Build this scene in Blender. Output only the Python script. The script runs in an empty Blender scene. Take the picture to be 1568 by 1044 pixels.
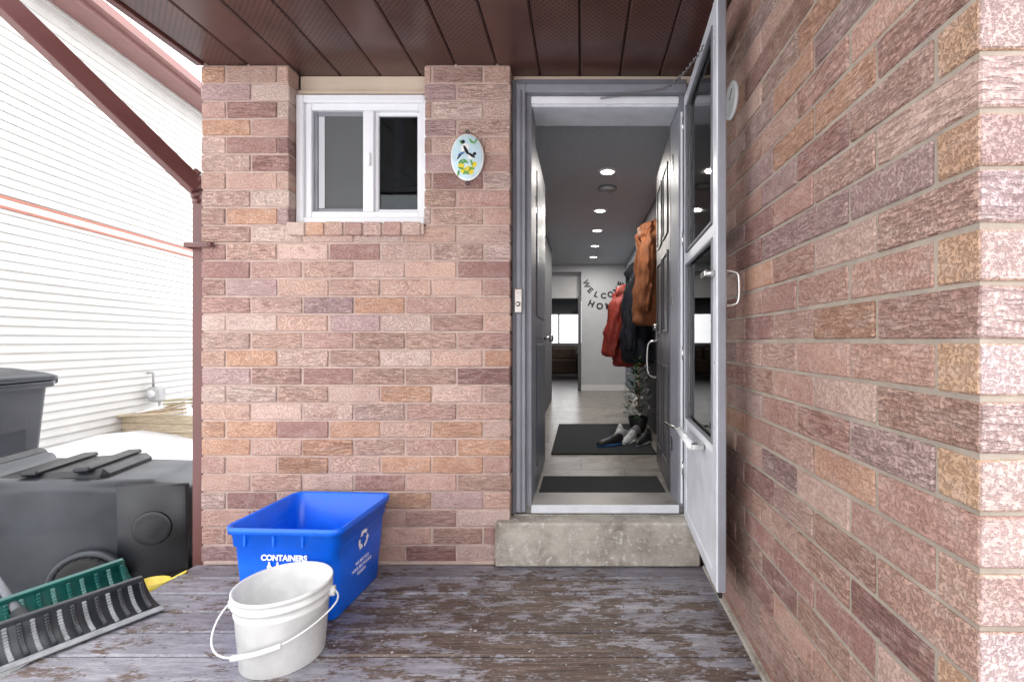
import bpy, math, random
from mathutils import Vector, Matrix, noise
random.seed(7)
R=random.random
def U(a,b): return a+(b-a)*R()
sc=bpy.context.scene
COL=sc.collection
# ------------------------------------------------------------ materials
def newmat(name):
    m=bpy.data.materials.new(name); m.use_nodes=True
    nt=m.node_tree; return m,nt,nt.nodes['Principled BSDF']
def N(nt,t,**kw):
    n=nt.nodes.new(t)
    for k,v in kw.items(): setattr(n,k,v)
    return n
def L(nt,a,b): nt.links.new(a,b)
def coords(nt,scale=(1,1,1)):
    tc=N(nt,'ShaderNodeTexCoord'); mp=N(nt,'ShaderNodeMapping')
    mp.inputs['Scale'].default_value=scale
    L(nt,tc.outputs['Object'],mp.inputs[0]); return mp.outputs[0]
def noi(nt,vec,scale,detail=4,rough=.6,dist=0):
    n=N(nt,'ShaderNodeTexNoise'); n.inputs['Scale'].default_value=scale
    n.inputs['Detail'].default_value=detail; n.inputs['Roughness'].default_value=rough
    n.inputs['Distortion'].default_value=dist
    L(nt,vec,n.inputs['Vector']); return n.outputs[0]
def ramp(nt,fac,stops):
    r=N(nt,'ShaderNodeValToRGB'); e=r.color_ramp.elements
    while len(e)<len(stops): e.new(.5)
    for i,(p,c) in enumerate(stops):
        e[i].position=p; e[i].color=(c,c,c,1) if not isinstance(c,(tuple,list)) else (*c[:3],1)
    L(nt,fac,r.inputs[0]); return r.outputs[0]
def mix(nt,a,b,fac,bt='MIX'):
    m=N(nt,'ShaderNodeMixRGB',blend_type=bt)
    for s,v in ((m.inputs[0],fac),(m.inputs[1],a),(m.inputs[2],b)):
        if isinstance(v,(int,float)): s.default_value=v
        elif isinstance(v,(tuple,list)): s.default_value=(*v[:3],1)
        else: L(nt,v,s)
    return m.outputs[0]
def math_(nt,op,a,b=None):
    m=N(nt,'ShaderNodeMath',operation=op)
    for i,v in enumerate((a,b)):
        if v is None: continue
        if isinstance(v,(int,float)): m.inputs[i].default_value=v
        else: L(nt,v,m.inputs[i])
    return m.outputs[0]
def bump(nt,bs,h,strength=.3,dist=.01):
    b=N(nt,'ShaderNodeBump'); b.inputs['Strength'].default_value=strength
    b.inputs['Distance'].default_value=dist
    L(nt,h,b.inputs['Height']); L(nt,b.outputs[0],bs.inputs['Normal'])
def simple(name,c,rough=.6,metal=0,var=.25,vs=6,bmp=.15,bs_=60,bd=.002,spec=.5,vec=(1,1,1)):
    m,nt,bs=newmat(name); v=coords(nt,vec)
    n=noi(nt,v,vs,4)
    dark=tuple(x*(1-var) for x in c); lite=tuple(min(1,x*(1+var*.6)) for x in c)
    col=ramp(nt,n,[(.3,dark),(.7,lite)])
    L(nt,col,bs.inputs['Base Color'])
    rr=ramp(nt,n,[(.3,max(0,rough-.08)),(.7,min(1,rough+.1))])
    L(nt,rr,bs.inputs['Roughness']); bs.inputs['Metallic'].default_value=metal
    bs.inputs['Specular IOR Level'].default_value=spec
    if bmp>.06: bump(nt,bs,noi(nt,v,bs_,2),bmp,bd)
    return m
def emis(name,c,s):
    m,nt,bs=newmat(name); bs.inputs['Base Color'].default_value=(*c,1)
    bs.inputs['Emission Color'].default_value=(*c,1); bs.inputs['Emission Strength'].default_value=s; return m
def glass(name,tint=(.95,.97,.97),refl=1.0):
    m=bpy.data.materials.new(name); m.use_nodes=True; nt=m.node_tree
    nt.nodes.clear(); o=N(nt,'ShaderNodeOutputMaterial'); t=N(nt,'ShaderNodeBsdfTransparent')
    t.inputs[0].default_value=(*tint,1); g=N(nt,'ShaderNodeBsdfGlossy'); g.inputs['Roughness'].default_value=.02
    f=N(nt,'ShaderNodeFresnel'); f.inputs[0].default_value=1.5
    mx=N(nt,'ShaderNodeMixShader'); k=math_(nt,'MULTIPLY',f.outputs[0],refl)
    L(nt,k,mx.inputs[0]);L(nt,t.outputs[0],mx.inputs[1]);L(nt,g.outputs[0],mx.inputs[2]);L(nt,mx.outputs[0],o.inputs[0])
    return m
def brickmat():
    m,nt,bs=newmat('brick_clay')
    a=N(nt,'ShaderNodeAttribute',attribute_name='bcol'); s=N(nt,'ShaderNodeAttribute',attribute_name='bsty')
    sx=N(nt,'ShaderNodeSeparateColor'); L(nt,s.outputs['Color'],sx.inputs[0])
    tc=N(nt,'ShaderNodeTexCoord')
    off=N(nt,'ShaderNodeVectorMath',operation='SCALE'); L(nt,s.outputs['Color'],off.inputs[0]); off.inputs['Scale'].default_value=7
    ad=N(nt,'ShaderNodeVectorMath',operation='ADD'); L(nt,tc.outputs['Object'],ad.inputs[0]); L(nt,off.outputs[0],ad.inputs[1])
    def sc_(v,src=None):
        q=N(nt,'ShaderNodeVectorMath',operation='MULTIPLY'); L(nt,src or ad.outputs[0],q.inputs[0]); q.inputs[1].default_value=v; return q.outputs[0]
    streak=noi(nt,sc_((22,22,150)),1,2,.6,.2)
    grv=ramp(nt,streak,[(.40,0),(.50,1)])
    pit=ramp(nt,noi(nt,sc_((1,1,1)),140,3,.75),[(.40,0),(.52,1)])
    blot=noi(nt,sc_((1,1,1.8)),15,4,.7)
    c=mix(nt,a.outputs['Color'],(.64,.51,.45),ramp(nt,blot,[(.48,0),(.75,.5)]))
    c=mix(nt,c,(.30,.16,.125),math_(nt,'MULTIPLY',ramp(nt,blot,[(.34,.5),(.46,0)]),sx.outputs[1]))
    dg=math_(nt,'MULTIPLY',math_(nt,'SUBTRACT',1.0,grv),sx.outputs[0])
    c=mix(nt,c,(.60,.55,.54),math_(nt,'MULTIPLY',dg,.6),'MULTIPLY')
    c=mix(nt,c,(.62,.56,.54),math_(nt,'MULTIPLY',math_(nt,'SUBTRACT',1.0,pit),.5),'MULTIPLY')
    st=noi(nt,sc_((1,1,1),tc.outputs['Object']),1.7,3,.6)
    c=mix(nt,c,(.84,.80,.83),ramp(nt,st,[(.45,0),(.65,.9)]),'MULTIPLY')
    # damp/dirt staining toward the deck (real weathering band at the wall foot)
    sz=N(nt,'ShaderNodeSeparateXYZ'); L(nt,tc.outputs['Object'],sz.inputs[0])
    zz=math_(nt,'ADD',sz.outputs[2],math_(nt,'MULTIPLY',math_(nt,'SUBTRACT',st,.5),.9))
    c=mix(nt,c,(.66,.60,.62),ramp(nt,math_(nt,'ADD',zz,1.2),[(.0,.8),(.35,0)]),'MULTIPLY')
    L(nt,c,bs.inputs['Base Color']); bs.inputs['Roughness'].default_value=.92
    bs.inputs['Specular IOR Level'].default_value=.2
    h=math_(nt,'ADD',math_(nt,'MULTIPLY',grv,math_(nt,'ADD',sx.outputs[0],.08)),math_(nt,'MULTIPLY',pit,math_(nt,'ADD',math_(nt,'MULTIPLY',sx.outputs[2],.6),.35)))
    bump(nt,bs,h,.85,.0045)
    return m
BR=brickmat()
def mortarmat(name,c):
    m,nt,bs=newmat(name); v=coords(nt)
    n=noi(nt,v,9,4,.7); c1=ramp(nt,n,[(.3,tuple(x*.75 for x in c)),(.7,tuple(x*1.12 for x in c))])
    L(nt,c1,bs.inputs['Base Color']); bs.inputs['Roughness'].default_value=.95
    bump(nt,bs,noi(nt,v,260,2,.7),.6,.002); return m
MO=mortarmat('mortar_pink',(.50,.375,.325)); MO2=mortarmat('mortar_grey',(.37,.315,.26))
WHITE=simple('white_vinyl',(.82,.83,.85),.35,var=.04,bmp=.03)
WPAINT=simple('white_painted_aluminium',(.66,.68,.72),.4,var=.14,vs=9,bmp=.05)
ALU=simple('grey_aluminium_trim',(.25,.255,.285),.45,var=.18,vs=5,bmp=.05)
ALUD=simple('dark_aluminium_trim',(.15,.155,.175),.45,var=.15,vs=5,bmp=.05)
MAROON=simple('maroon_painted_metal',(.13,.045,.04),.35,var=.2,vs=5,bmp=.04)
CREAM=simple('cream_board',(.60,.49,.38),.7,var=.12,vs=4,bmp=.1)
CHROME=simple('brushed_nickel',(.62,.62,.6),.25,1,var=.1,bmp=0)
BLACK=simple('black_plastic',(.014,.015,.018),.4,var=.3,bmp=.1)
CHAR=simple('charcoal_plastic',(.040,.045,.053),.38,var=.35,vs=5,bmp=.25,bs_=120,bd=.001)
CHARB=simple('blue_black_plastic',(.014,.018,.03),.33,var=.3,vs=5,bmp=.2,bs_=120,bd=.001)
RUBBER=simple('rubber',(.02,.02,.02),.8,bmp=.3)
BLUE=simple('blue_plastic',(.0,.135,.84),.38,var=.2,vs=7,bmp=.12,bs_=90,bd=.001)
BUCK=simple('white_bucket_plastic',(.74,.74,.72),.42,var=.14,vs=9,bmp=.1,bs_=80,bd=.001)
WALLW=simple('interior_white_wall',(.56,.57,.59),.7,var=.06,bmp=.05)
WALLB=simple('interior_bluegrey_wall',(.22,.25,.31),.7,var=.08,bmp=.05)
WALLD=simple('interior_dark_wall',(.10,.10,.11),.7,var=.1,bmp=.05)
DOORG=simple('grey_blue_door_paint',(.15,.17,.21),.4,var=.1,bmp=.05)
DOORD=simple('dark_taupe_door_paint',(.10,.095,.10),.4,var=.12,bmp=.05)
CEIL=simple('popcorn_ceiling',(.60,.62,.64),.9,var=.2,vs=70,bmp=1,bs_=90,bd=.012)
MAT=simple('black_floor_mat',(.020,.022,.026),.95,var=.5,vs=70,bmp=.8,bs_=250,bd=.004)
WOOD=simple('raw_lumber',(.42,.30,.19),.8,var=.35,vs=8,vec=(1,8,8))
PALEW=simple('pale_weathered_timber',(.55,.45,.32),.85,var=.3,vs=8,vec=(1,6,6))
GLASS=glass('clear_glass'); GLASSW=glass('window_glass',(.35,.42,.45),.9)
WTEXT=simple('white_print',(.85,.86,.88),.5,var=.05,bmp=0)
SIDING=simple('white_siding',(.60,.59,.565),.6,var=.06,vs=3,bmp=.05)
REDB=simple('red_trim_band',(.36,.13,.09),.5,var=.15,bmp=0)
ROOFN=simple('neighbour_eave_metal',(.24,.12,.11),.5,var=.15,bmp=0)
def snowmat():
    m,nt,bs=newmat('snow'); v=coords(nt)
    c=ramp(nt,noi(nt,v,.9,5),[(.3,(.74,.75,.78)),(.6,(.84,.84,.86))])
    L(nt,c,bs.inputs['Base Color']); bs.inputs['Roughness'].default_value=.8
    bump(nt,bs,noi(nt,v,7,5,.65),.6,.06); return m
SNOW=snowmat()
def concmat():
    m,nt,bs=newmat('concrete'); v=coords(nt)
    c=ramp(nt,noi(nt,v,7,6,.7),[(.3,(.25,.22,.185)),(.5,(.40,.365,.315)),(.7,(.52,.48,.425))])
    c=mix(nt,c,(.13,.095,.065),ramp(nt,noi(nt,v,2.6,5,.7),[(.50,0),(.68,.8)]))
    c=mix(nt,c,(.64,.62,.58),ramp(nt,noi(nt,v,38,4,.7),[(.56,0),(.66,.7)]))
    L(nt,c,bs.inputs['Base Color']); bs.inputs['Roughness'].default_value=.9
    bump(nt,bs,noi(nt,v,120,4,.75),.6,.004); return m
CONC=concmat()
def deckmat():
    m,nt,bs=newmat('worn_painted_deck_boards')
    a=N(nt,'ShaderNodeAttribute',attribute_name='bcol')
    tc=N(nt,'ShaderNodeTexCoord')
    ad=N(nt,'ShaderNodeVectorMath',operation='ADD'); L(nt,tc.outputs['Object'],ad.inputs[0])
    of=N(nt,'ShaderNodeVectorMath',operation='SCALE'); L(nt,a.outputs['Color'],of.inputs[0]); of.inputs['Scale'].default_value=9; L(nt,of.outputs[0],ad.inputs[1])
    sa=N(nt,'ShaderNodeSeparateColor'); L(nt,a.outputs['Color'],sa.inputs[0])
    def q(v,src=ad.outputs[0]):
        z=N(nt,'ShaderNodeVectorMath',operation='MULTIPLY'); L(nt,src,z.inputs[0]); z.inputs[1].default_value=v; return z.outputs[0]
    grain=noi(nt,q((3.5,100,20)),1,4,.65,.6)
    wood=ramp(nt,grain,[(.3,(.032,.021,.017)),(.5,(.10,.066,.052)),(.7,(.21,.155,.125))])
    pn=noi(nt,q((1,2.6,1)),6,7,.8)
    pt=noi(nt,q((1,5,1)),8,6,.78)
    paint=ramp(nt,pt,[(.3,(.15,.145,.17)),(.5,(.255,.25,.285)),(.72,(.44,.43,.465))])
    big=noi(nt,q((.8,1.1,1),tc.outputs['Object']),1.6,2,.5)
    sp=N(nt,'ShaderNodeSeparateXYZ'); L(nt,tc.outputs['Object'],sp.inputs[0])
    dx=math_(nt,'MULTIPLY',math_(nt,'ADD',sp.outputs[0],.15),.75); dy=math_(nt,'MULTIPLY',math_(nt,'SUBTRACT',sp.outputs[1],1.75),1.2)
    rr=math_(nt,'ADD',math_(nt,'MULTIPLY',dx,dx),math_(nt,'MULTIPLY',dy,dy))
    tr=ramp(nt,rr,[(0,1),(.6,0)])
    k=math_(nt,'ADD',math_(nt,'ADD',pn,math_(nt,'MULTIPLY',tr,.14)),math_(nt,'MULTIPLY',math_(nt,'SUBTRACT',big,.5),.3))
    k=math_(nt,'ADD',k,math_(nt,'MULTIPLY',math_(nt,'SUBTRACT',grain,.5),.3))
    wear=ramp(nt,k,[(.565,0),(.60,1)])
    c=mix(nt,paint,wood,wear)
    sc1=ramp(nt,noi(nt,q((1,3.5,1)),30,5,.85),[(.57,0),(.66,1)])
    c=mix(nt,c,(.55,.53,.53),math_(nt,'MULTIPLY',sc1,.6))
    c=mix(nt,c,(.68,.66,.67),sa.outputs[0],'MULTIPLY')
    L(nt,c,bs.inputs['Base Color']); 
    L(nt,ramp(nt,wear,[(0,.38),(1,.6)]),bs.inputs['Roughness'])
    bump(nt,bs,math_(nt,'ADD',grain,pt),.5,.004); return m
DECK=deckmat()
def soffmat(name,perf):
    m,nt,bs=newmat(name); v=coords(nt)
    c=ramp(nt,noi(nt,v,5,4,.6),[(.3,(.070,.032,.027)),(.7,(.115,.055,.047))])
    if perf:
        sp=N(nt,'ShaderNodeSeparateXYZ'); L(nt,v,sp.inputs[0])
        k=1/.026
        def cell(s,o=0):
            return math_(nt,'SUBTRACT',math_(nt,'FRACT',math_(nt,'ADD',math_(nt,'MULTIPLY',s,k),100.5)),.5)
        u=cell(math_(nt,'ADD',sp.outputs[0],math_(nt,'MULTIPLY',sp.outputs[1],1.0))); w=cell(math_(nt,'SUBTRACT',sp.outputs[0],sp.outputs[1]))
        d=math_(nt,'ADD',math_(nt,'MULTIPLY',u,u),math_(nt,'MULTIPLY',w,w))
        c=mix(nt,c,(.010,.005,.005),ramp(nt,d,[(.04,1),(.07,0)]))
    L(nt,c,bs.inputs['Base Color']); bs.inputs['Roughness'].default_value=.28
    bump(nt,bs,noi(nt,v,14,3),.15,.006); return m
SOF=soffmat('soffit_metal',False); SOFP=soffmat('perforated_soffit_metal',True)
def tilemat():
    m,nt,bs=newmat('hall_floor_tile'); v=coords(nt)
    b=N(nt,'ShaderNodeTexBrick'); L(nt,v,b.inputs['Vector']); b.inputs['Scale'].default_value=1
    b.inputs['Brick Width'].default_value=.6; b.inputs['Row Height'].default_value=.3; b.inputs['Mortar Size'].default_value=.004
    b.inputs['Color1'].default_value=(.33,.305,.28,1); b.inputs['Color2'].default_value=(.27,.25,.235,1); b.inputs['Mortar'].default_value=(.12,.11,.10,1)
    c=mix(nt,b.outputs[0],(.14,.12,.10),ramp(nt,noi(nt,v,5,6,.7,1.5),[(.45,0),(.62,.7)]))
    L(nt,c,bs.inputs['Base Color']); bs.inputs['Roughness'].default_value=.3; return m
TILE=tilemat()
# ------------------------------------------------------------ geometry helpers
def empty(name,parent=None,loc=(0,0,0)):
    e=bpy.data.objects.new(name,None); COL.objects.link(e); e.location=loc; e.empty_display_size=.1
    if parent: e.parent=parent
    return e
def mk(name,verts,faces,mat,parent=None,smooth=False,attrs=None,autos=None):
    me=bpy.data.meshes.new(name); me.from_pydata([tuple(v) for v in verts],[],faces); me.update()
    if mat: me.materials.append(mat)
    if smooth:
        for p in me.polygons: p.use_smooth=True
    if attrs:
        for an,cl in attrs.items():
            at=me.color_attributes.new(an,'FLOAT_COLOR','POINT')
            fl=[]
            for c in cl: fl+= [c[0],c[1],c[2],1.0]
            at.data.foreach_set('color',fl)
    o=bpy.data.objects.new(name,me); COL.objects.link(o)
    if parent: o.parent=parent
    if smooth and autos:
        bpy.context.view_layer.objects.active=o
        o.select_set(True)
        try: bpy.ops.object.shade_auto_smooth(angle=math.radians(autos))
        except Exception: pass
        o.select_set(False)
    return o
def chbox(x0,x1,y0,y1,z0,z1,c=.003,j=0):
    X=(x0,x1);Y=(y0,y1);Z=(z0,z1); vs=[];idx={}
    for i in range(2):
        for k in range(2):
            for l in range(2):
                jx,jy,jz=(U(-j,j),U(-j,j)*.5,U(-j,j)) if j else (0,0,0)
                P=[X[i]+jx,Y[k]+jy,Z[l]+jz]; s=[1 if i==0 else -1,1 if k==0 else -1,1 if l==0 else -1]
                for a in range(3):
                    q=P[:]
                    for b in range(3):
                        if b!=a: q[b]+=s[b]*c
                    idx[(i,k,l,a)]=len(vs); vs.append(q)
    f=[]
    def g(i,k,l,a): return idx[(i,k,l,a)]
    for s in (0,1):
        a=[g(s,0,0,0),g(s,1,0,0),g(s,1,1,0),g(s,0,1,0)]; f.append(a if s else a[::-1])
        a=[g(0,s,0,1),g(0,s,1,1),g(1,s,1,1),g(1,s,0,1)]; f.append(a if s else a[::-1])
        a=[g(0,0,s,2),g(1,0,s,2),g(1,1,s,2),g(0,1,s,2)]; f.append(a if s else a[::-1])
    for s in (0,1):
        for t in (0,1):
            f.append([g(s,t,0,0),g(s,t,1,0),g(s,t,1,1),g(s,t,0,1)])
            f.append([g(s,0,t,0),g(s,1,t,0),g(s,1,t,2),g(s,0,t,2)])
            f.append([g(0,s,t,1),g(1,s,t,1),g(1,s,t,2),g(0,s,t,2)])
            for r in (0,1): f.append([g(s,t,r,0),g(s,t,r,1),g(s,t,r,2)])
    return vs,f
def fixn(o):
    import bmesh
    b=bmesh.new(); b.from_mesh(o.data); bmesh.ops.recalc_face_normals(b,faces=b.faces); b.to_mesh(o.data); b.free(); return o
def box(name,x0,x1,y0,y1,z0,z1,mat,parent=None,c=.002):
    c=min(c,abs(x1-x0)/3,abs(y1-y0)/3,abs(z1-z0)/3)
    v,f=chbox(x0,x1,y0,y1,z0,z1,c); return fixn(mk(name,v,f,mat,parent))
def beam(name,p0,p1,w,h,mat,parent=None,up=(0,0,1),c=.003):
    p0=Vector(p0);p1=Vector(p1);d=(p1-p0); ln=d.length; d.normalize()
    u=Vector(up); c=min(c,w/3,h/3,ln/3)
    if abs(d.dot(u))>.98: u=Vector((0,1,0))
    s=d.cross(u).normalized(); u=s.cross(d)
    v,f=chbox(-w/2,w/2,0,ln,-h/2,h/2,c)
    v=[p0+s*a+d*b+u*e for a,b,e in v]; return fixn(mk(name,v,f,mat,parent))
def loft(name,rings,mat,parent=None,cap0=True,cap1=True,smooth=True,autos=40,closed=True):
    v=[];f=[];n=len(rings[0])
    for r in rings: v+=[tuple(p) for p in r]
    for i in range(len(rings)-1):
        for k in range(n if closed else n-1):
            a=i*n+k;b=i*n+(k+1)%n; f.append([a,b,b+n,a+n])
    if cap0: f.append(list(range(n))[::-1])
    if cap1: f.append([ (len(rings)-1)*n+k for k in range(n)])
    o=mk(name,v,f,mat,parent,smooth,None,None); fixn(o)
    if smooth:
        for p in o.data.polygons: p.use_smooth=True
        if autos:
            bpy.context.view_layer.objects.active=o; o.select_set(True)
            try: bpy.ops.object.shade_auto_smooth(angle=math.radians(autos))
            except Exception: pass
            o.select_set(False)
    return o
def circ(c,r,n=32,axis='z',ry=None):
    ry=r if ry is None else ry; out=[]
    for i in range(n):
        t=2*math.pi*i/n; a=r*math.cos(t);b=ry*math.sin(t)
        if axis=='z': out.append((c[0]+a,c[1]+b,c[2]))
        elif axis=='y': out.append((c[0]+a,c[1],c[2]+b))
        else: out.append((c[0],c[1]+a,c[2]+b))
    return out
def cyl(name,p0,p1,r,mat,parent=None,n=20,r1=None):
    p0=Vector(p0);p1=Vector(p1);d=(p1-p0).normalized(); u=Vector((0,0,1)) if abs(d.z)<.9 else Vector((1,0,0))
    s=d.cross(u).normalized();u=s.cross(d); r1=r if r1 is None else r1
    rg=[[p+s*(q*math.cos(2*math.pi*i/n))+u*(q*math.sin(2*math.pi*i/n)) for i in range(n)] for p,q in ((p0,r),(p1,r1))]
    return loft(name,rg,mat,parent)
def tube(name,pts,r,mat,parent=None,cyc=False,order=3):
    cu=bpy.data.curves.new(name,'CURVE'); cu.dimensions='3D'; cu.bevel_depth=r; cu.bevel_resolution=3; cu.resolution_u=8
    s=cu.splines.new('NURBS'); s.points.add(len(pts)-1)
    for p,q in zip(s.points,pts): p.co=(*q,1)
    s.order_u=min(order,len(pts)); s.use_endpoint_u=True; s.use_cyclic_u=cyc
    cu.materials.append(mat); o=bpy.data.objects.new(name,cu); COL.objects.link(o)
    if parent: o.parent=parent
    return o
def rrect(cx,cy,z,w,d,r,n=5):
    out=[]
    for (sx,sy,a0) in ((1,1,0),(-1,1,90),(-1,-1,180),(1,-1,270)):
        for i in range(n+1):
            a=math.radians(a0+90*i/n); out.append((cx+sx*(w/2-r)+r*math.cos(a),cy+sy*(d/2-r)+r*math.sin(a),z))
    return out
def text(name,s,size,loc,rot,mat,parent,ext=.0008,bold=0):
    cu=bpy.data.curves.new(name,'FONT'); cu.body=s; cu.size=size; cu.extrude=ext; cu.align_x='CENTER'; cu.align_y='CENTER'; cu.offset=bold
    cu.materials.append(mat); o=bpy.data.objects.new(name,cu); COL.objects.link(o); o.location=loc; o.rotation_euler=rot
    if parent: o.parent=parent
    return o
# ------------------------------------------------------------ bricks
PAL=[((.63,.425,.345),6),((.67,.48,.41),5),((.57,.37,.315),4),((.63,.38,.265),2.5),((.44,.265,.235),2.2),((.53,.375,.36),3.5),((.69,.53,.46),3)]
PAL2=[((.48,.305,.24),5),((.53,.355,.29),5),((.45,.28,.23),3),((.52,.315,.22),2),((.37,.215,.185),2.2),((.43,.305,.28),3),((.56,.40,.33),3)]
def pick(pal):
    ws=[w for _,w in pal]; c=random.choices([p for p,_ in pal],ws)[0]
    k=U(.93,1.07); return tuple(min(.72,x*k) for x in c)
class Bricks:
    def __init__(s,pal): s.v=[];s.f=[];s.c=[];s.t=[];s.pal=pal
    def add(s,x0,x1,y0,y1,z0,z1,col=None,rib=None,ch=.0035,j=.0016,ycol=None):
        v,f=chbox(x0,x1,y0,y1,z0,z1,ch,j); n=len(s.v)
        s.v+=v; s.f+=[[n+i for i in q] for q in f]
        col=col or pick(s.pal); rib=rib if rib is not None else random.choice([.05,.2,.5,.8,1])
        if rib>.7 and R()<.4: col=tuple(x*.87 for x in col)
        st=(rib,R(),R()); s.t+=[st]*len(v)
        s.c+=[(ycol if (ycol and i%3==1) else col) for i in range(len(v))]
    def done(s,name,parent): return fixn(mk(name,s.v,s.f,BR,parent,attrs={'bcol':s.c,'bsty':s.t}))
J=.010; RH=.0907
house=empty('brick_house')
YW=2.40; DK=-1.133; SOFZ=1.407
B=Bricks(PAL)
XL,XR=-1.94,-.362; WX0,WX1=-1.493,-.80; SZ0=.533
for r in range(28):
    z0=DK+r*RH+J/2; z1=z0+RH-J
    start=XL+(.125 if r%2 else .252)
    edges=[XL]; x=start
    while x<XR-.03: edges.append(x); x+=.263
    edges.append(XR)
    for a,b in zip(edges[:-1],edges[1:]):
        segs=[(a,b)]
        if z0+.02>SZ0:
            segs=[]
            if a<WX0: segs.append((a,min(b,WX0)))
            if b>WX1: segs.append((max(a,WX1),b))
        for (p,q) in segs:
            if q-p<.025: continue
            l=0 if (abs(p-XL)<1e-6 or abs(p-WX1)<1e-6) else J/2
            rr=0 if (abs(q-XR)<1e-6 or abs(q-WX0)<1e-6) else J/2
            B.add(p+l+U(-.002,.002),q-rr+U(-.002,.002),YW+U(-.002,.002),YW+.092,z0,z1)
for r in range(28):
    z0=DK+r*RH+J/2; z1=z0+RH-J; y=YW+.10+(.03 if r%2 else .16); 
    ys=[YW+.10]
    while y<6: ys.append(y); y+=.263
    for a,b in zip(ys[:-1],ys[1:]): B.add(XL,XL+.09,a,b-J,z0,z1)
x=WX0-.002
while x<WX1-.04:
    w=.098; B.add(x,min(x+w-.009,WX1-.002),YW-.018,YW+.11,SZ0+.004,.603,rib=.15); x+=w
B.done('front_brick_wall',house)
mj=.006
box('mortar_lower',XL+mj,XR-mj,YW+mj,YW+.09,DK-.02,SZ0+.01,MO,house,0)
box('mortar_pier_a',XL+mj,WX0-mj,YW+mj,YW+.085,SZ0+.01,SOFZ+.02,MO,house,0)
box('mortar_pier_b',WX1+mj,XR-mj,YW+mj,YW+.085,SZ0+.01,SOFZ+.02,MO,house,0)
box('mortar_sill',WX0+.001,WX1-.001,YW-.010,YW+.10,SZ0+.008,.597,MO,house,0)
box('mortar_side',XL+mj,XL+.085,YW+.09,6.1,DK-.35,SOFZ+.02,MO,house,0)
box('foundation',XL+.01,XR,YW+.03,YW+.2,-1.6,DK-.021,CONC,house,0)
beam('wall_foot_mortar',(XL+.02,YW-.003,DK+.004),(-.44,YW-.003,DK+.004),.016,.016,MO,house)
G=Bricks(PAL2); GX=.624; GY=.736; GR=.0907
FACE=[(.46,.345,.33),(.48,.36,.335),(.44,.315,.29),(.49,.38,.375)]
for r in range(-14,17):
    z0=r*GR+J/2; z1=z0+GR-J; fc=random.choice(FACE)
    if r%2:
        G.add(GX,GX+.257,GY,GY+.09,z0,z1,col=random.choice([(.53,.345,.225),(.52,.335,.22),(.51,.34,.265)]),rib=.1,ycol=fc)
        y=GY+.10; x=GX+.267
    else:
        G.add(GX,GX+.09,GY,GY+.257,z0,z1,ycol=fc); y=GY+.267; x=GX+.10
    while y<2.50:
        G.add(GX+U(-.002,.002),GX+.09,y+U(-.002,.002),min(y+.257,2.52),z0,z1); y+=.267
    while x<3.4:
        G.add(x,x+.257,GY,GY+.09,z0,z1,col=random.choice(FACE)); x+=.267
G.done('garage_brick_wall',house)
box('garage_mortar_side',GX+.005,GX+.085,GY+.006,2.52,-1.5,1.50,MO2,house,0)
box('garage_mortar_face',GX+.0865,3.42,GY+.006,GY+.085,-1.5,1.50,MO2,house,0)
box('garage_core',GX+.095,3.4,GY+.095,6,-1.5,1.50,WALLD,house,0)
beam('base_caulk',(GX-.008,.75,DK+.008),(GX-.008,2.34,DK+.008),.024,.020,CONC,house)
box('upper_storey',-1.94,4.2,2.62,13,1.56,4.0,SIDING,house,0)
def prism(name,x0,x1,y0,y1,z,h,mat,parent):
    v=[(x0,y0,z),(x1,y0,z),(x1,y1,z),(x0,y1,z),(x0,y0,z+.03),(x1,y0,z+.03),(x1,y1,z+h),(x0,y1,z+h)]
    return mk(name,v,[[3,2,1,0],[4,5,6,7],[0,1,5,4],[1,2,6,5],[2,3,7,6],[3,0,4,7]],mat,parent)
RY=.55
prism('porch_roof',-1.95,GX-.01,RY,2.62,1.475,.7,SNOW,house)
prism('garage_roof',GX-.005,3.8,.40,2.62,1.52,1.2,SNOW,house)
box('main_roof',-2.2,4.5,2.3,13.3,4.0,4.3,SNOW,house,0)
PW=.212; x=-1.915; i=0
while x<GX-.02:
    x1=min(x+PW,GX-.004)
    v,f=chbox(x+.003,x1-.003,RY+.02,2.56,SOFZ,SOFZ+.02,.006); m=SOFP if i in (0,2,3,5,6,8,9,10,11) else SOF
    fixn(mk('soffit_plank_%d'%i,v,f,m,house)); x=x1; i+=1
box('soffit_backing',-1.93,GX-.002,RY+.01,2.57,SOFZ+.012,1.47,simple('soffit_groove',(.02,.008,.008),.7,bmp=0),house,0)
box('porch_fascia_left',-1.955,-1.918,RY,2.39,SOFZ-.012,1.53,MAROON,house)
box('porch_fascia_front',-1.955,GX-.01,RY-.025,RY,SOFZ-.012,1.53,MAROON,house)
# ------------------------------------------------------------ window
win=empty('window',house)
box('window_head_board',WX0,WX1,2.50,2.53,1.27,SOFZ-.001,CREAM,win)
box('window_head_trim',WX0,WX1,2.475,2.499,1.30,1.318,CREAM,win)
def frame(pref,x0,x1,z0,z1,y0,y1,w,mat,par):
    box(pref+'_l',x0,x0+w,y0,y1,z0,z1,mat,par,.004); box(pref+'_r',x1-w,x1,y0,y1,z0,z1,mat,par,.004)
    box(pref+'_t',x0+w,x1-w,y0+.001,y1,z1-w,z1,mat,par,.004); box(pref+'_b',x0+w,x1-w,y0+.001,y1,z0,z0+w,mat,par,.004)
wa,wb=WX0+.004,WX1+.02; za,zb=.608,1.285
frame('outer_frame',wa,wb,za,zb,2.452,2.54,.038,WHITE,win)
frame('inner_frame',wa+.038,wb-.038,za+.038,zb-.038,2.470,2.54,.034,WHITE,win)
ia,ib=wa+.072,wb-.072; iz0,iz1=za+.072,zb-.072; mid=(ia+ib)/2-.005
frame('screen_frame',ia,mid+.01,iz0,iz1,2.49,2.505,.022,ALU,win)
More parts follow.
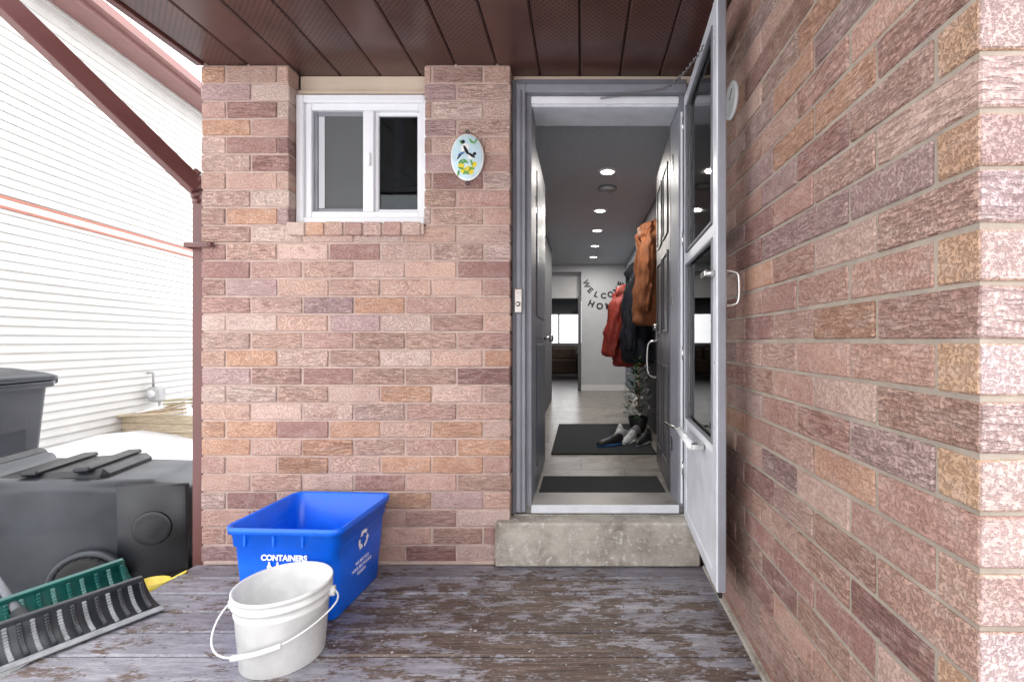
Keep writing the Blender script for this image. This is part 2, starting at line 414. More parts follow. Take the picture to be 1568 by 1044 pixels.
SCREEN=simple('insect_screen',(.10,.105,.105),.8,var=.1,bmp=.2,bs_=500)
box('insect_screen',ia+.02,mid-.01,2.499,2.501,iz0+.02,iz1-.02,SCREEN,win,0)
box('curtain_strip',ia+.024,ia+.055,2.496,2.498,iz0+.024,iz1-.024,WALLW,win,0)
box('meeting_stile',mid-.012,mid+.045,2.478,2.53,iz0,iz1,WHITE,win,.004)
frame('fixed_sash',mid+.045,ib,iz0,iz1,2.495,2.53,.018,WHITE,win)
box('glass_pane',mid+.05,ib-.01,2.512,2.516,iz0+.01,iz1-.01,GLASSW,win,0)
box('latch',mid+.012,mid+.03,2.468,2.478,.92,.99,WHITE,win,.003)
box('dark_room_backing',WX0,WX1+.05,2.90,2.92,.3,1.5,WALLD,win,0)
for k in range(5): box('blind_slat_%d'%k,-1.08,-.80,2.60,2.625,.70+.055*k,.745+.055*k,DOORG,win,.006)
box('curtain_fold',-1.04,-.99,2.60,2.63,.6,1.3,WALLB,win,.01)
# ------------------------------------------------------------ doorway
dw=empty('doorway',house)
FZ=-.90; OT=1.232; FL=-.262; FR=.512
box('head_board',-.36,.60,2.50,2.56,1.362,SOFZ-.001,CREAM,dw)
box('jamb_left_outer',-.360,-.338,2.455,2.60,-.90,1.36,ALUD,dw)
box('jamb_left_mid',-.338,-.290,2.440,2.60,-.89,1.335,ALU,dw,.004)
box('jamb_left_rib',-.318,-.309,2.434,2.440,-.89,1.30,ALUD,dw,.001)
box('jamb_left_inner',-.290,FL,2.475,2.70,-.88,1.30,ALU,dw)
box('jamb_right_outer',.548,.60,2.485,2.60,-.90,1.36,ALU,dw)
box('jamb_right_inner',FR,.548,2.475,2.70,-.88,1.30,ALU,dw)
box('head_outer',-.338,.548,2.445,2.60,1.335,1.36,ALUD,dw)
box('head_mid',-.290,.548,2.440,2.60,1.292,1.334,ALU,dw,.004)
box('head_inner',FL,FR,2.475,2.70,OT,1.29,WPAINT,dw,.004)
box('header_lip',FL,FR,2.465,2.474,OT+.012,OT+.045,WHITE,dw,.002)
box('threshold',FL-.03,FR+.03,2.47,2.70,-.905,-.868,simple('threshold_aluminium',(.25,.24,.23),.45,.5,var=.3,bmp=0),dw,.004)
box('threshold_lip',FL,FR,2.455,2.469,-.90,-.858,WPAINT,dw,.003)
box('strike_lock_plate',-.345,-.305,2.424,2.434,.145,.27,CHROME,dw,.006)
cyl('strike_lock_knob',(-.325,2.424,.19),(-.325,2.412,.19),.012,CHROME,dw)
box('hinge_strip_right',.522,.532,2.464,2.474,-.85,1.2,WHITE,dw,.001)
for k,z in enumerate((-.62,.2,.95)): box('door_hinge_%d'%k,FR-.004,FR-.0005,2.62,2.66,z,z+.09,CHROME,dw,.001)
# storm door
sd=empty('storm_door',house,(.537,2.462,0)); sd.rotation_euler=(0,0,math.radians(-93.4))
W=.755;T=.035; zt,zbm=1.27,-.915
box('hinge_stile',0,.065,0,T,zbm,zt,WPAINT,sd,.004); box('latch_stile',W-.07,W,0,T,zbm,zt,WPAINT,sd,.004)
box('edge_channel',W+.0005,W+.012,.004,T-.004,zbm+.01,zt-.01,ALU,sd,.002)
box('top_rail',.065,W-.07,.002,T-.002,zt-.07,zt,WPAINT,sd,.004)
box('middle_rail',.065,W-.07,.002,T-.002,.395,.445,WPAINT,sd,.004)
box('kick_panel',.065,W-.07,.006,T-.006,zbm+.03,-.40,WPAINT,sd,.003)
box('kick_rail',.065,W-.07,.002,T-.002,-.43,-.395,WHITE,sd,.003)
box('bottom_rail',.065,W-.07,.001,T-.001,zbm-.005,zbm+.05,WPAINT,sd,.004)
box('bottom_sweep',.01,W-.01,.010,T-.012,zbm-.025,zbm-.004,RUBBER,sd,.002)
frame('upper_glass_frame',.067,W-.072,.447,zt-.072,-.004,.012,.014,ALUD,sd)
frame('lower_glass_frame',.067,W-.072,-.393,.393,-.004,.012,.014,ALUD,sd)
box('upper_glass',.075,W-.08,.016,.019,.45,zt-.075,GLASS,sd,0)
box('lower_glass',.075,W-.08,.016,.019,-.39,.39,GLASS,sd,0)
for k,z in enumerate((-.7,-.1,.5,1.1)): cyl('hinge_knuckle_%d'%k,(-.004,-.004,z),(-.004,-.004,z+.07),.007,CHROME,sd,12)
for k in range(9): cyl('screw_%d'%k,(W-.035,-.0015,-.8+.24*k),(W-.035,.001,-.8+.24*k),.004,CHROME,sd,10)
tube('outer_handle',[(W-.035,T,.26),(W-.035,T+.05,.26),(W-.035,T+.055,.22),(W-.035,T+.055,.15),(W-.035,T+.04,.13),(W-.035,T,.13)],.007,CHROME,sd)
box('outer_handle_plate',W-.05,W-.02,T,T+.006,.11,.28,CHROME,sd,.003)
cyl('inner_latch',(W-.035,-.03,.25),(W-.035,0,.25),.012,CHROME,sd); box('inner_latch_lever',W-.11,W-.03,-.038,-.028,.24,.262,CHROME,sd,.003)
cyl('closer_tube',(.50,-.045,-.44),(.20,-.05,-.43),.017,WHITE,sd); cyl('closer_rod',(.20,-.05,-.43),(.02,-.10,-.425),.006,CHROME,sd)
box('closer_bracket',.48,.53,-.05,0,-.45,-.425,CHROME,sd,.002)
pts=[]; p0=Vector((.10,2.45,1.262)); p1=Vector((.42,2.40,1.285)); 
for k in range(120):
    t=k/119; p=p0.lerp(p1,t); pts.append((p.x,p.y+.007*math.cos(k*1.6),p.z+.007*math.sin(k*1.6)))
SPR=simple('spring_steel',(.25,.25,.25),.4,.6,bmp=0)
tube('door_spring',pts,.0018,SPR,dw)
for k in range(26):
    t=k/25; q=Vector((.42,2.40,1.285)).lerp(Vector((.512,1.93,1.225)),t); q.z-=.03*math.sin(math.pi*t); dd=Vector((.002,.009,.004*(-1)**k))
    cyl('chain_link_%d'%k,q-dd,q+dd,.0035,SPR,dw,8)
# interior
it=empty('hallway_interior',house)
box('floor',-1.9,.9,2.705,12.5,FZ-.1,FZ,TILE,it,0)
box('ceiling',-1.9,.9,2.61,12.5,1.385,1.55,CEIL,it,0)
box('wall_right',.80,.88,2.61,8.5,FZ,1.385,WALLB,it,0)
box('wall_right_far',.801,.88,8.6,12.5,FZ,1.385,WALLW,it,0)
box('wall_front_stub_right',.55,.80,2.602,2.70,FZ,1.385,WALLB,it,0)
box('wall_front_stub_left',-1.9,-.292,2.64,2.70,FZ,.55,WALLB,it,0)
box('wall_front_stub_left2',-.78,-.292,2.60,2.64,FZ,1.385,WALLB,it,0)
box('wall_lintel',-.29,.55,2.602,2.70,1.292,1.385,WALLB,it,0)
box('wall_left_near',-.40,-.34,2.701,3.6,FZ,1.385,DOORG,it,0)
box('wall_left',-.52,-.45,3.6,7.2,FZ,1.385,WALLD,it,0)
box('wall_back',.0,.80,8.5,8.6,FZ,1.385,WALLW,it,0)
box('baseboard_back',.0,.80,8.485,8.499,FZ,FZ+.1,WHITE,it,.003)
box('baseboard_right',.785,.799,3.5,8.48,FZ,FZ+.09,WHITE,it,.003)
box('room_wall_left',-1.94,-1.86,2.7,12.5,FZ,1.385,WALLW,it,0)
box('bulkhead',-1.86,.0,8.5,8.6,1.25,1.385,WALLW,it,0)
box('bulkhead_white',-1.86,-.003,8.8,8.9,.80,1.385,WHITE,it,0)
box('bulkhead_dark',-1.86,-.003,9.2,9.3,.52,.85,WALLD,it,0)
box('far_wall_low',-1.9,.9,12.5,12.6,FZ,-.1,WALLW,it,0); box('far_wall_top',-1.9,.9,12.5,12.6,1.1,1.385,WALLW,it,0)
box('far_wall_l',-1.9,-1.6,12.5,12.6,-.1,1.1,WALLW,it,0); box('far_wall_r',.5,.9,12.5,12.6,-.1,1.1,WALLW,it,0)
frame('far_window_frame',-1.6,.5,-.1,1.1,12.49,12.56,.05,WHITE,it)
box('far_window_mullion',-.62,-.57,12.50,12.55,-.05,1.05,WHITE,it)
box('doorway_trim_dark',-.06,-.002,8.47,8.60,FZ,.80,WALLD,it,.003)
ld=empty('closet_door',it)
box('leaf',-.30,-.268,2.72,3.50,FZ+.01,1.15,DOORG,ld,.004)
box('panel_up',-.268,-.262,2.82,3.40,.15,1.02,DOORG,ld,.003); box('panel_low',-.268,-.262,2.82,3.40,-.75,-.02,DOORG,ld,.003)
cyl('knob_stem',(-.268,3.42,.02),(-.23,3.42,.02),.012,CHROME,ld)
loft('knob',[circ((-.235+dx,3.42,.02),rr,16,'x') for dx,rr in ((0,.012),(.006,.026),(.02,.03),(.032,.022),(.036,.006))],CHROME,ld)
for k,z in enumerate((-.7,.75)): box('hinge_%d'%k,-.267,-.262,2.725,2.75,z,z+.09,CHROME,ld,.001)
md=empty('entry_door',it,(.515,2.72,0)); md.rotation_euler=(0,0,math.radians(86.5))
box('leaf',0,.80,-.045,0,FZ+.012,OT-.01,DOORD,md,.004)
for k,(a,b) in enumerate(((.10,.36),(.44,.70))):
    for q,(c_,d_) in enumerate(((-.75,-.15),(.05,.55),(.65,1.08))): frame('moulding_%d_%d'%(k,q),a,b,c_,d_,-.0005,.008,.02,DOORD,md)
box('weatherstrip_edge',.8005,.806,-.040,-.005,FZ+.02,OT-.02,ALU,md,.001)
box('handle_plate',.715,.765,.0005,.010,.0,.13,CHROME,md,.004)
cyl('deadbolt',(.74,.0,.10),(.74,.03,.10),.022,CHROME,md)
tube('pull_handle',[(.74,.008,.0),(.74,.06,.0),(.74,.075,-.06),(.74,.075,-.20),(.74,.06,-.26),(.74,.008,-.27)],.009,CHROME,md)
LT=emis('lamp_glow',(1,.93,.82),14)
for k,(x,y) in enumerate(((.214,3.85),(.20,5.0),(.20,5.9),(.20,6.86),(.20,7.76))):
    e=empty('recessed_light' if k==0 else 'recessed_light.%03d'%k)
    loft('trim_ring',[circ((x,y,1.3845),.072,28),circ((x,y,1.379),.070,28),circ((x,y,1.377),.056,28),circ((x,y,1.380),.054,28)],WHITE,e,False,False)
    loft('lens',[circ((x,y,1.3835),.055,28),circ((x,y,1.3805),.053,28)],LT,e)
    l=bpy.data.lights.new('lamp','AREA'); l.shape='DISK'; l.size=.1; l.energy=12; l.color=(1,.95,.88)
    lo=bpy.data.objects.new('lamp',l); COL.objects.link(lo); lo.location=(x,y,1.37); lo.parent=e
e=empty('smoke_detector'); loft('body',[circ((.235,4.25,1.3848),.085,28),circ((.235,4.25,1.36),.08,28),circ((.235,4.25,1.352),.06,28)],simple('detector_grey',(.3,.31,.32),.6),e)
box('door_mat',-.25,.50,2.72,3.10,FZ+.001,FZ+.012,MAT,None,.004)
box('door_mat.001',-.24,.60,3.72,5.05,FZ+.001,FZ+.012,MAT,None,.004)
wl=empty('welcome_home_letters')
def arc(word,cx,cz,rad,a0,a1,size):
    for i,ch in enumerate(word):
        t=math.radians(a0+(a1-a0)*i/(len(word)-1)); 
        o=text('letter_'+ch+str(i),ch,size,(cx+rad*math.cos(t),8.494,cz+rad*math.sin(t)),(0,0,0),BLACK,wl,.003,.006)
        o.rotation_euler=(math.pi/2,-(t-1.5*math.pi),0)
arc('WELCOME',.40,1.14,.33,200,340,.135); arc('HOME',.40,1.14,.52,245,298,.15)
sf=empty('sofa'); SOFA=simple('brown_sofa_fabric',(.10,.06,.045),.8)
box('seat',-1.6,-.1,11.2,12.0,FZ+.12,FZ+.45,SOFA,sf,.04); box('back',-1.6,-.1,11.9,12.2,FZ+.3,FZ+.78,SOFA,sf,.05)
box('arm_l',-1.75,-1.58,11.2,12.1,FZ+.05,FZ+.62,SOFA,sf,.04); box('arm_r',-.12,.05,11.2,12.1,FZ+.05,FZ+.62,SOFA,sf,.04)
for k in range(2): box('cushion_%d'%k,-1.5+.75*k,-.85+.75*k,11.65,11.9,FZ+.44,FZ+.74,simple('cushion%d'%k,(.25,.18,.13),.9),sf,.05)
def jacket(name,cx,cy,zt,h,w,d,mat,seed,sl=1.0):
    e=empty(name)
    def body(nm,prof,ph,mt):
        rg=[]
        for (dz,rx,ry,ox,oy) in prof:
            ring=[]
            for i in range(40):
                t=2*math.pi*i/40
                k=1+.16*math.sin(4*t+ph+dz*6)+.09*math.sin(9*t+dz*12+ph)+.22*noise.noise(Vector((math.cos(t)*2+seed,math.sin(t)*2,dz*6)))
                ring.append((cx+ox+rx*k*math.cos(t),cy+oy+ry*k*math.sin(t),zt-dz))
            rg.append(ring)
        out=[]
        for a,b in zip(rg[:-1],rg[1:]):
            for q in range(5):
                t=q/5; out.append([tuple(a[i][c]*(1-t)+b[i][c]*t+(.022*noise.noise(Vector((i*.3+seed,(a[i][2]*(1-t)+b[i][2]*t)*16,c*5)))) for c in range(3)) for i in range(40)])
        out.append(rg[-1]); return loft(nm,out,mt,e,autos=80)
    body('body',[(0,.03*w,.03*d,.10*w,0),(.05*h,.16*w,.3*d,.05*w,0),(.16*h,.36*w,.75*d,0,0),(.45*h,.42*w,.9*d,0,0),(.8*h,.46*w,d,0,0),(.97*h,.44*w,d,0,0),(h,.36*w,.85*d,0,0)],seed,mat)
    body('hood',[(.04*h,.10*w,.3*d,-.02*w,-.2*d),(.08*h,.24*w,.6*d,-.08*w,-.35*d),(.18*h,.30*w,.65*d,-.10*w,-.4*d),(.30*h,.12*w,.4*d,-.10*w,-.4*d)],seed+2,mat)
    for s in (-1,1):
        body('sleeve_%d'%(s>0),[(.12*h,.12*w,.25*d,-.14*w*sl,s*.65*d),(.3*h,.19*w,.40*d,-.20*w*sl,s*.95*d),(.6*h,.17*w,.36*d,-.28*w*sl,s*1.1*d),(.84*h,.14*w,.30*d,-.34*w*sl,s*1.15*d),(.88*h,.10*w,.2*d,-.34*w*sl,s*1.15*d)],seed+s,mat)
    cyl('hook',(.80,cy,zt+.0),(cx+.02,cy,zt-.01),.008,CHROME,e)
    return e
RUST=simple('rust_jacket_fabric',(.30,.10,.035),.75,var=.4,vs=12,bmp=.5,bs_=60,bd=.004)
RED=simple('red_jacket_fabric',(.38,.045,.03),.6,var=.35,vs=12,bmp=.5,bs_=60,bd=.004)
NAVY=simple('navy_jacket_fabric',(.018,.022,.035),.7,var=.35,vs=12,bmp=.5,bs_=60,bd=.004)
jacket('winter_jacket',.65,4.32,1.12,.98,.36,.17,RUST,1.3,.8)
jacket('winter_jacket.001',.62,4.80,.86,1.08,.42,.15,NAVY,4.1)
jacket('winter_jacket.002',.56,5.20,.66,.94,.50,.18,RED,7.7,1.5)
def shoe(name,x,y,ang,col,sole):
    e=empty(name,None,(x,y,FZ+.012)); e.rotation_euler=(0,0,math.radians(ang)); e.scale=(.85,.85,.85)
    def ring(xx,w,h,z0): return [(xx,w*math.cos(t),z0+max(0,h*math.sin(t))) for t in [2*math.pi*i/20 for i in range(20)]]
    loft('upper',[ring(-.14,.02,.05,.02),ring(-.13,.035,.085,.02),ring(-.08,.04,.10,.02),ring(-.03,.042,.085,.02),ring(.03,.046,.06,.02),ring(.10,.045,.045,.02),ring(.14,.03,.03,.02),ring(.155,.01,.01,.02)],col,e)
    rg=[]
    for z in (0,.024): rg.append([(.155*math.cos(t)*(1.0),(.048-.010*math.cos(2*t))*math.sin(t),z) for t in [2*math.pi*i/24 for i in range(24)]])
    loft('sole',rg,sole,e)
    for k in range(4): beam('lace_%d'%k,(-.01+.022*k,-.022,.098-.013*k),(-.01+.022*k,.022,.098-.013*k),.006,.005,sole,e)
    return e
SH1=simple('grey_shoe_mesh',(.30,.30,.32),.8); SH2=simple('black_shoe_leather',(.02,.02,.02),.5); SH3=simple('white_shoe_leather',(.7,.7,.7),.5); SH4=simple('blue_shoe_fabric',(.03,.12,.3),.7)
shoe('sneaker',.33,4.16,225,SH1,SH3); shoe('sneaker.001',.42,4.12,240,SH3,SH3); shoe('sneaker.002',.53,4.05,235,SH2,SH1)
shoe('sneaker.003',.25,4.00,205,SH2,SH4); shoe('sneaker.004',.47,4.36,230,SH1,SH2); shoe('sneaker.005',.58,4.22,250,SH2,SH2)
shoe('sneaker.006',.36,4.42,260,SH3,SH1)
pp=empty('potted_plant'); PX,PY=.56,4.62
loft('pot',[circ((PX,PY,FZ),.07,20),circ((PX,PY,FZ+.16),.10,20),circ((PX,PY,FZ+.16),.085,20),circ((PX,PY,FZ+.12),.08,20)],SH2,pp)
v=[];f=[]
for k in range(260):
    a=U(0,6.28); rr=U(.0,.13); z=FZ+.15+U(0,.62)*(1-rr*2); c=Vector((PX+rr*math.cos(a),PY+rr*math.sin(a),z)); d=Vector((math.cos(a),math.sin(a),U(-.4,.8))).normalized(); s=d.cross(Vector((0,0,1))).normalized()*.014
    n=len(v); v+=[c,c+d*.03+s,c+d*.075,c+d*.03-s]; f.append([n,n+1,n+2,n+3])
mk('leaves',v,f,simple('leaf_green',(.05,.13,.05),.6),pp)
cyl('stem',(PX,PY,FZ+.1),(PX,PY,FZ+.65),.008,WOOD,pp)
v=[];f=[]
for k in range(30):
    a=U(0,6.28); rr=U(.06,.15); z=FZ+.2+U(0,.5); c=Vector((PX+rr*math.cos(a),PY+rr*math.sin(a),z)); n=len(v)
    v+=[c+Vector((.016*math.cos(q),-.005,.016*math.sin(q))) for q in (0,1.2,2.4,3.6,4.8)]; f.append([n,n+1,n+2,n+3,n+4])
mk('blossoms',v,f,SH3,pp)
# ------------------------------------------------------------ step & deck
st=box('concrete_step',-.432,.598,2.352,2.465,DK+.002,-.912,CONC,None,.008)
box('step_back_slab',-.358,.598,2.466,2.60,DK+.002,-.909,CONC,st,.004)
dk=empty('wooden_deck')
y=2.395; k=0; v=[];f=[];cc=[]
while y>-1.6:
    xs=[-1.96,GX-.012]
    for a,b in zip(xs[:-1],xs[1:]):
        vv,ff=chbox(a+U(0,.012)+.001,b-.001,y-.1360,y-.0045,DK-.035,DK+U(-.003,.001),.006)
        n=len(v); v+=vv; f+=[[n+i for i in q] for q in ff]; c=(R(),R(),R()); cc+=[c]*len(vv)
    y-=.1405; k+=1
fixn(mk('deck_boards',v,f,DECK,dk,attrs={'bcol':cc}))
GAP=simple('gap_backing',(.012,.010,.009),.9,bmp=0)
box('under_deck_backing',-1.90,GX-.02,-1.6,2.38,DK-.045,DK-.036,GAP,dk,0)  # near-black sheet just below the boards, shows through their gaps
box('rim_joist_left',-1.945,-1.905,-1.6,2.39,-1.44,DK-.037,WOOD,dk)
for q in range(4): box('joist_%d'%q,-1.9+.62*q+.2,-1.86+.62*q+.2,-1.6,2.38,-1.38,DK-.046,WOOD,dk)
for k in range(8):
    yy=2.395-.1405*k-.07
    for xx in (-1.68,-1.06,-.44,.18):
        for s in (-.035,.035): cyl('nail_head_%d'%k,(xx+U(-.004,.004),yy+s,DK-.003),(xx,yy+s,DK+.0018),.0035,ALUD,dk,8)
v=[];f=[]
for k in range(200):
    x,y=U(-1.8,.55),U(1.5,2.33); s=U(.002,.006); a=U(0,6.28); n=len(v)
    v+=[(x+s*math.cos(a+q)*U(.6,1.3),y+s*math.sin(a+q)*U(.6,1.3),DK+.003+U(0,.002)) for q in (0,1.3,2.6,3.9,5.1)]; f.append([n,n+1,n+2,n+3,n+4])
mk('debris_flakes',v,f,simple('paint_flake',(.42,.40,.39),.8,bmp=0),dk)
# ------------------------------------------------------------ ground
def gz(x,y):
    z=-1.45+.05*noise.noise(Vector((x*.5,y*.5,0)))+.02*noise.noise(Vector((x*2,y*2,3)))
    dx=x-(-6.6-.15*(y-5.8))
    if 0<dx<2.5 and 2<y<14: z+=.22*math.exp(-((dx-.3)/.8)**2)*(.7+.5*noise.noise(Vector((x*.9,y*.9,7))))
    dd=math.hypot(x+3.6,y-4.9); z+=.22*math.exp(-(dd/.8)**2)
    if x>-2.2 and y>-2: z=min(z,-1.44)
    return z
def nonuni(n,mx):
    return [math.copysign(abs(t)**3*mx+abs(t)*10,t) for t in [(-1+2*i/(n-1)) for i in range(n)]]
xs=nonuni(190,400); ys=nonuni(190,400); v=[];f=[]
for b in ys:
    for a in xs: v.append((a-3,b+4,gz(a-3,b+4)))
n=len(xs)
for j in range(n-1):
    for i in range(n-1): f.append([j*n+i,j*n+i+1,(j+1)*n+i+1,(j+1)*n+i])
mk('snow_ground',v,f,SNOW,None,True)
# ------------------------------------------------------------ neighbour house
nh=empty('siding_house')
A=Vector((-6.6,5.8,0)); D=Vector((-.148,.989,0)).normalized(); NRM=Vector((.989,.148,0)).normalized()
p0=A-D*5; p1=A+D*9
v=[];f=[]; z=-1.5; ch=.105
while z<4.23:
    for (zz,o) in ((z,.022),(z+ch-.008,.0),(z+ch,.0)):
        for p in (p0,p1): q=p+NRM*o; v.append((q.x,q.y,zz))
    z+=ch
for i in range(len(v)//2-1): f.append([2*i,2*i+1,2*i+3,2*i+2])
fixn(mk('siding_wall',v,f,SIDING,nh))
def nb(name,a,b,o0,o1,z0,z1,mat):
    pa=A+D*a;pb=A+D*b; vs=[]
    for zz in (z0,z1):
        for (p,o) in ((pa,o0),(pb,o0),(pb,o1),(pa,o1)): q=p+NRM*o; vs.append((q.x,q.y,zz))
    return fixn(mk(name,vs,[[0,1,2,3],[4,5,6,7],[0,1,5,4],[1,2,6,5],[2,3,7,6],[3,0,4,7]],mat,nh))
nb('band_upper',-5,9,.012,.030,1.60,1.63,REDB); nb('band_board',-5,9,.012,.024,1.52,1.599,SIDING); nb('band_lower',-5,9,.012,.030,1.49,1.515,REDB)
nb('core',-5,9,-6,-.02,-1.5,4.2,SIDING)
nb('eave_soffit',-5.3,9.3,-.1,.36,4.21,4.23,ROOFN); nb('eave_fascia',-5.3,9.3,.361,.385,4.18,4.36,ROOFN); nb('gutter',-5.3,9.3,.387,.50,4.25,4.37,ROOFN)
pa=A-D*5.3;pb=A+D*9.3; q=[pa+NRM*.4,pb+NRM*.4,pb-NRM*3,pa-NRM*3,pa-NRM*6.4,pb-NRM*6.4]
mk('roof',[(q[0].x,q[0].y,4.38),(q[1].x,q[1].y,4.38),(q[2].x,q[2].y,6),(q[3].x,q[3].y,6),(q[4].x,q[4].y,4.38),(q[5].x,q[5].y,4.38)],[[0,1,2,3],[3,2,5,4]],SNOW,nh)
gm=empty('gas_meter'); q=A+D*1.6+NRM*.15; GM=simple('meter_grey',(.42,.42,.42),.5)
box('body',q.x-.09,q.x+.09,q.y-.09,q.y+.09,-.95,-.72,GM,gm,.03); cyl('dial',(q.x,q.y-.09,-.82),(q.x,q.y-.11,-.82),.06,WHITE,gm)
cyl('pipe_down',(q.x+.05,q.y,-.95),(q.x+.05,q.y,-1.4),.016,GM,gm); cyl('pipe_up',(q.x-.05,q.y,-.72),(q.x-.05,q.y,-.5),.016,GM,gm); cyl('pipe_in',(q.x-.05,q.y,-.5),(q.x-.2,q.y,-.5),.016,GM,gm)
rbx=empty('raised_garden_bed',None,(-6.15,7.15,0)); rbx.rotation_euler=(0,0,math.radians(-8))
for k,z in enumerate((-1.46,-1.33,-1.20)):
    for s in (-1,1):
        o=.03*k
        box('side_plank_%d_%d'%(k,s),-.62-o,.62+o,s*.30-.02,s*.30+.02,z,z+.125,PALEW,rbx,.006)
        box('end_plank_%d_%d'%(k,s),s*(.60+o)-.02,s*(.60+o)+.02,-.278,.278,z,z+.125,PALEW,rbx,.006)
v=[];f=[];n=16
for j in range(n):
    for i in range(n):
        u=i/(n-1)*2-1;w_=j/(n-1)*2-1; v.append((u*.62,w_*.28,-1.13+.13*(1-u**4)*(1-w_**4)+.03*noise.noise(Vector((u*3,w_*3,0)))))
for j in range(n-1):
    for i in range(n-1): f.append([j*n+i,j*n+i+1,(j+1)*n+i+1,(j+1)*n+i])
mk('snow_cap',v,f,SNOW,rbx,True)
for k in range(4): beam('loose_stake_%d'%k,(-.7+.1*k,-.38+.05*k,-1.10),(.55-.15*k,-.36+.13*k,-1.02+.03*k),.05,.03,WOOD if k%2 else PALEW,rbx)
tube('garden_hose',[(.05+.22*math.cos(t*.7),.0+.18*math.sin(t*.7),-.98+.006*t) for t in range(20)],.012,simple('hose',(.40,.36,.22),.6),rbx)
# ------------------------------------------------------------ unseen house across the street, added to darken glass reflections
ac=empty('unseen_street_house'); HB=simple('tan_brick_far',(.32,.20,.15),.9,bmp=.1); RFD=simple('dark_shingle',(.10,.09,.09),.9,bmp=.1)
box('walls',-9,6,-26,-18,-1.5,4.2,HB,ac,0)
mk('roof',[(-9.5,-17.5,4.2),(6.5,-17.5,4.2),(6.5,-22,7),(-9.5,-22,7),(-9.5,-26.5,4.2),(6.5,-26.5,4.2)],[[0,1,2,3],[3,2,5,4],[0,3,4],[1,5,2]],RFD,ac)
for k,x in enumerate((-7.5,-4.2,-1.0,2.6)):
    for q,z in enumerate((-.5,2.2)):
        box('window_pane_%d_%d'%(k,q),x,x+1.4,-17.99,-17.96,z,z+1.2,BLACK,ac,0); frame('window_frame_%d_%d'%(k,q),x-.05,x+1.45,z-.05,z+1.25,-18.0,-17.93,.08,WHITE,ac)
box('front_door',4.6,5.5,-18.0,-17.94,-1.3,.8,DOORD,ac)
# ------------------------------------------------------------ downspout
ds=empty('downspout')
beam('vertical_pipe',(-1.982,2.47,-1.40),(-1.982,2.47,.76),.062,.075,MAROON,ds)
for k in range(5):
    pz=.72+.03*k; beam('elbow_fold_%d'%k,(-1.982-.006*k,2.47-.006*k,pz),(-1.986-.010*k,2.465-.008*k,pz+.024),.070,.083,MAROON,ds,c=.006)
beam('diagonal_pipe',(-2.0,2.45,.80),(-2.37,1.86,1.42),.066,.08,MAROON,ds)
beam('upper_diagonal',(-2.37,1.86,1.42),(-2.62,1.45,1.83),.066,.08,MAROON,ds)
box('bracket',-2.02,-1.865,2.384,2.394,.475,.50,MAROON,ds,.003); box('bracket_strap',-2.022,-2.014,2.394,2.50,.475,.50,MAROON,ds,.002)
cyl('bracket_bolt',(-1.88,2.385,.49),(-1.88,2.375,.49),.012,MAROON,ds)
# ------------------------------------------------------------ wall plaque
pl=empty('oval_wall_plaque'); px,pz=-.577,.93
CER=simple('glazed_ceramic_blue',(.55,.72,.78),.2,var=.15,vs=14,bmp=0)
loft('rim',[circ((px,YW-.004,pz),.083,48,'y',.118),circ((px,YW-.018,pz),.084,48,'y',.119),circ((px,YW-.022,pz),.079,48,'y',.114)],simple('ceramic_rim_white',(.8,.82,.8),.2,bmp=0),pl)
loft('face',[circ((px,YW-.0225,pz),.076,48,'y',.111),circ((px,YW-.0235,pz),.074,48,'y',.109)],CER,pl)
def blob(nm,cx,cz,rx,rz,a,col,layer):
    m=bpy.data.materials.get('paint_'+nm.split('_')[0]) or simple('paint_'+nm.split('_')[0],col,.3,bmp=0,var=.2,vs=40)
    r=[]
    for i in range(20):
        t=2*math.pi*i/20; u=rx*math.cos(t);w=rz*math.sin(t)*(1+.15*math.cos(t)); r.append((px+cx+u*math.cos(a)-w*math.sin(a),YW-.0237-.0004*layer,pz+cz+u*math.sin(a)+w*math.cos(a)))
    mk(nm,r,[list(range(20))],m,pl)
wh=(.85,.85,.8);bk=(.015,.015,.02);yl=(.8,.65,.05);gn=(.12,.35,.08);bl=(.1,.2,.4)
blob('white_b1',-.012,.045,.024,.018,.9,wh,1);blob('black_h1',-.022,.075,.012,.010,.2,bk,2);blob('black_w1',-.006,.035,.026,.008,-1.1,bk,2)
blob('black_w2',.022,.008,.022,.007,-.6,bk,2);blob('white_b2',.02,.0,.018,.011,.3,wh,1);blob('black_h2',.038,.015,.009,.008,0,bk,3);blob('blue_t',-.03,.015,.02,.006,.5,bl,3)
blob('black_t2',-.04,.0,.018,.004,.9,bk,3)
for k,(a,b) in enumerate(((-.03,-.045),(.005,-.06),(.035,-.04),(.02,-.075),(-.02,-.07))): blob('yellow_%d'%k,a,b,.016,.013,.4*k,yl,2)
for k in range(9): blob('green_%d'%k,U(-.05,.05),U(-.085,-.02),.016,.005,U(0,3),gn,3+k)
for k in range(5): blob('green_b%d'%k,U(-.05,.05),U(.05,.085),.013,.004,U(0,3),gn,3+k)
for s in (1,-1):
    tube('hook_%d'%(s>0),[(px,YW-.012,pz+s*.118),(px-.012,YW-.012,pz+s*.128),(px,YW-.012,pz+s*.142),(px+.012,YW-.012,pz+s*.128),(px,YW-.012,pz+s*.118)],.0025,BLACK,pl)
th=empty('round_wall_thermometer')
loft('case',[circ((GX-.002,1.93,.985),.075,40,'x'),circ((GX-.010,1.93,.985),.075,40,'x'),circ((GX-.013,1.93,.985),.068,40,'x')],WHITE,th)
loft('dial',[circ((GX-.0132,1.93,.985),.062,40,'x'),circ((GX-.0135,1.93,.985),.060,40,'x')],SH3,th); beam('needle',(GX-.016,1.93,.985),(GX-.016,1.90,1.02),.002,.004,BLACK,th)
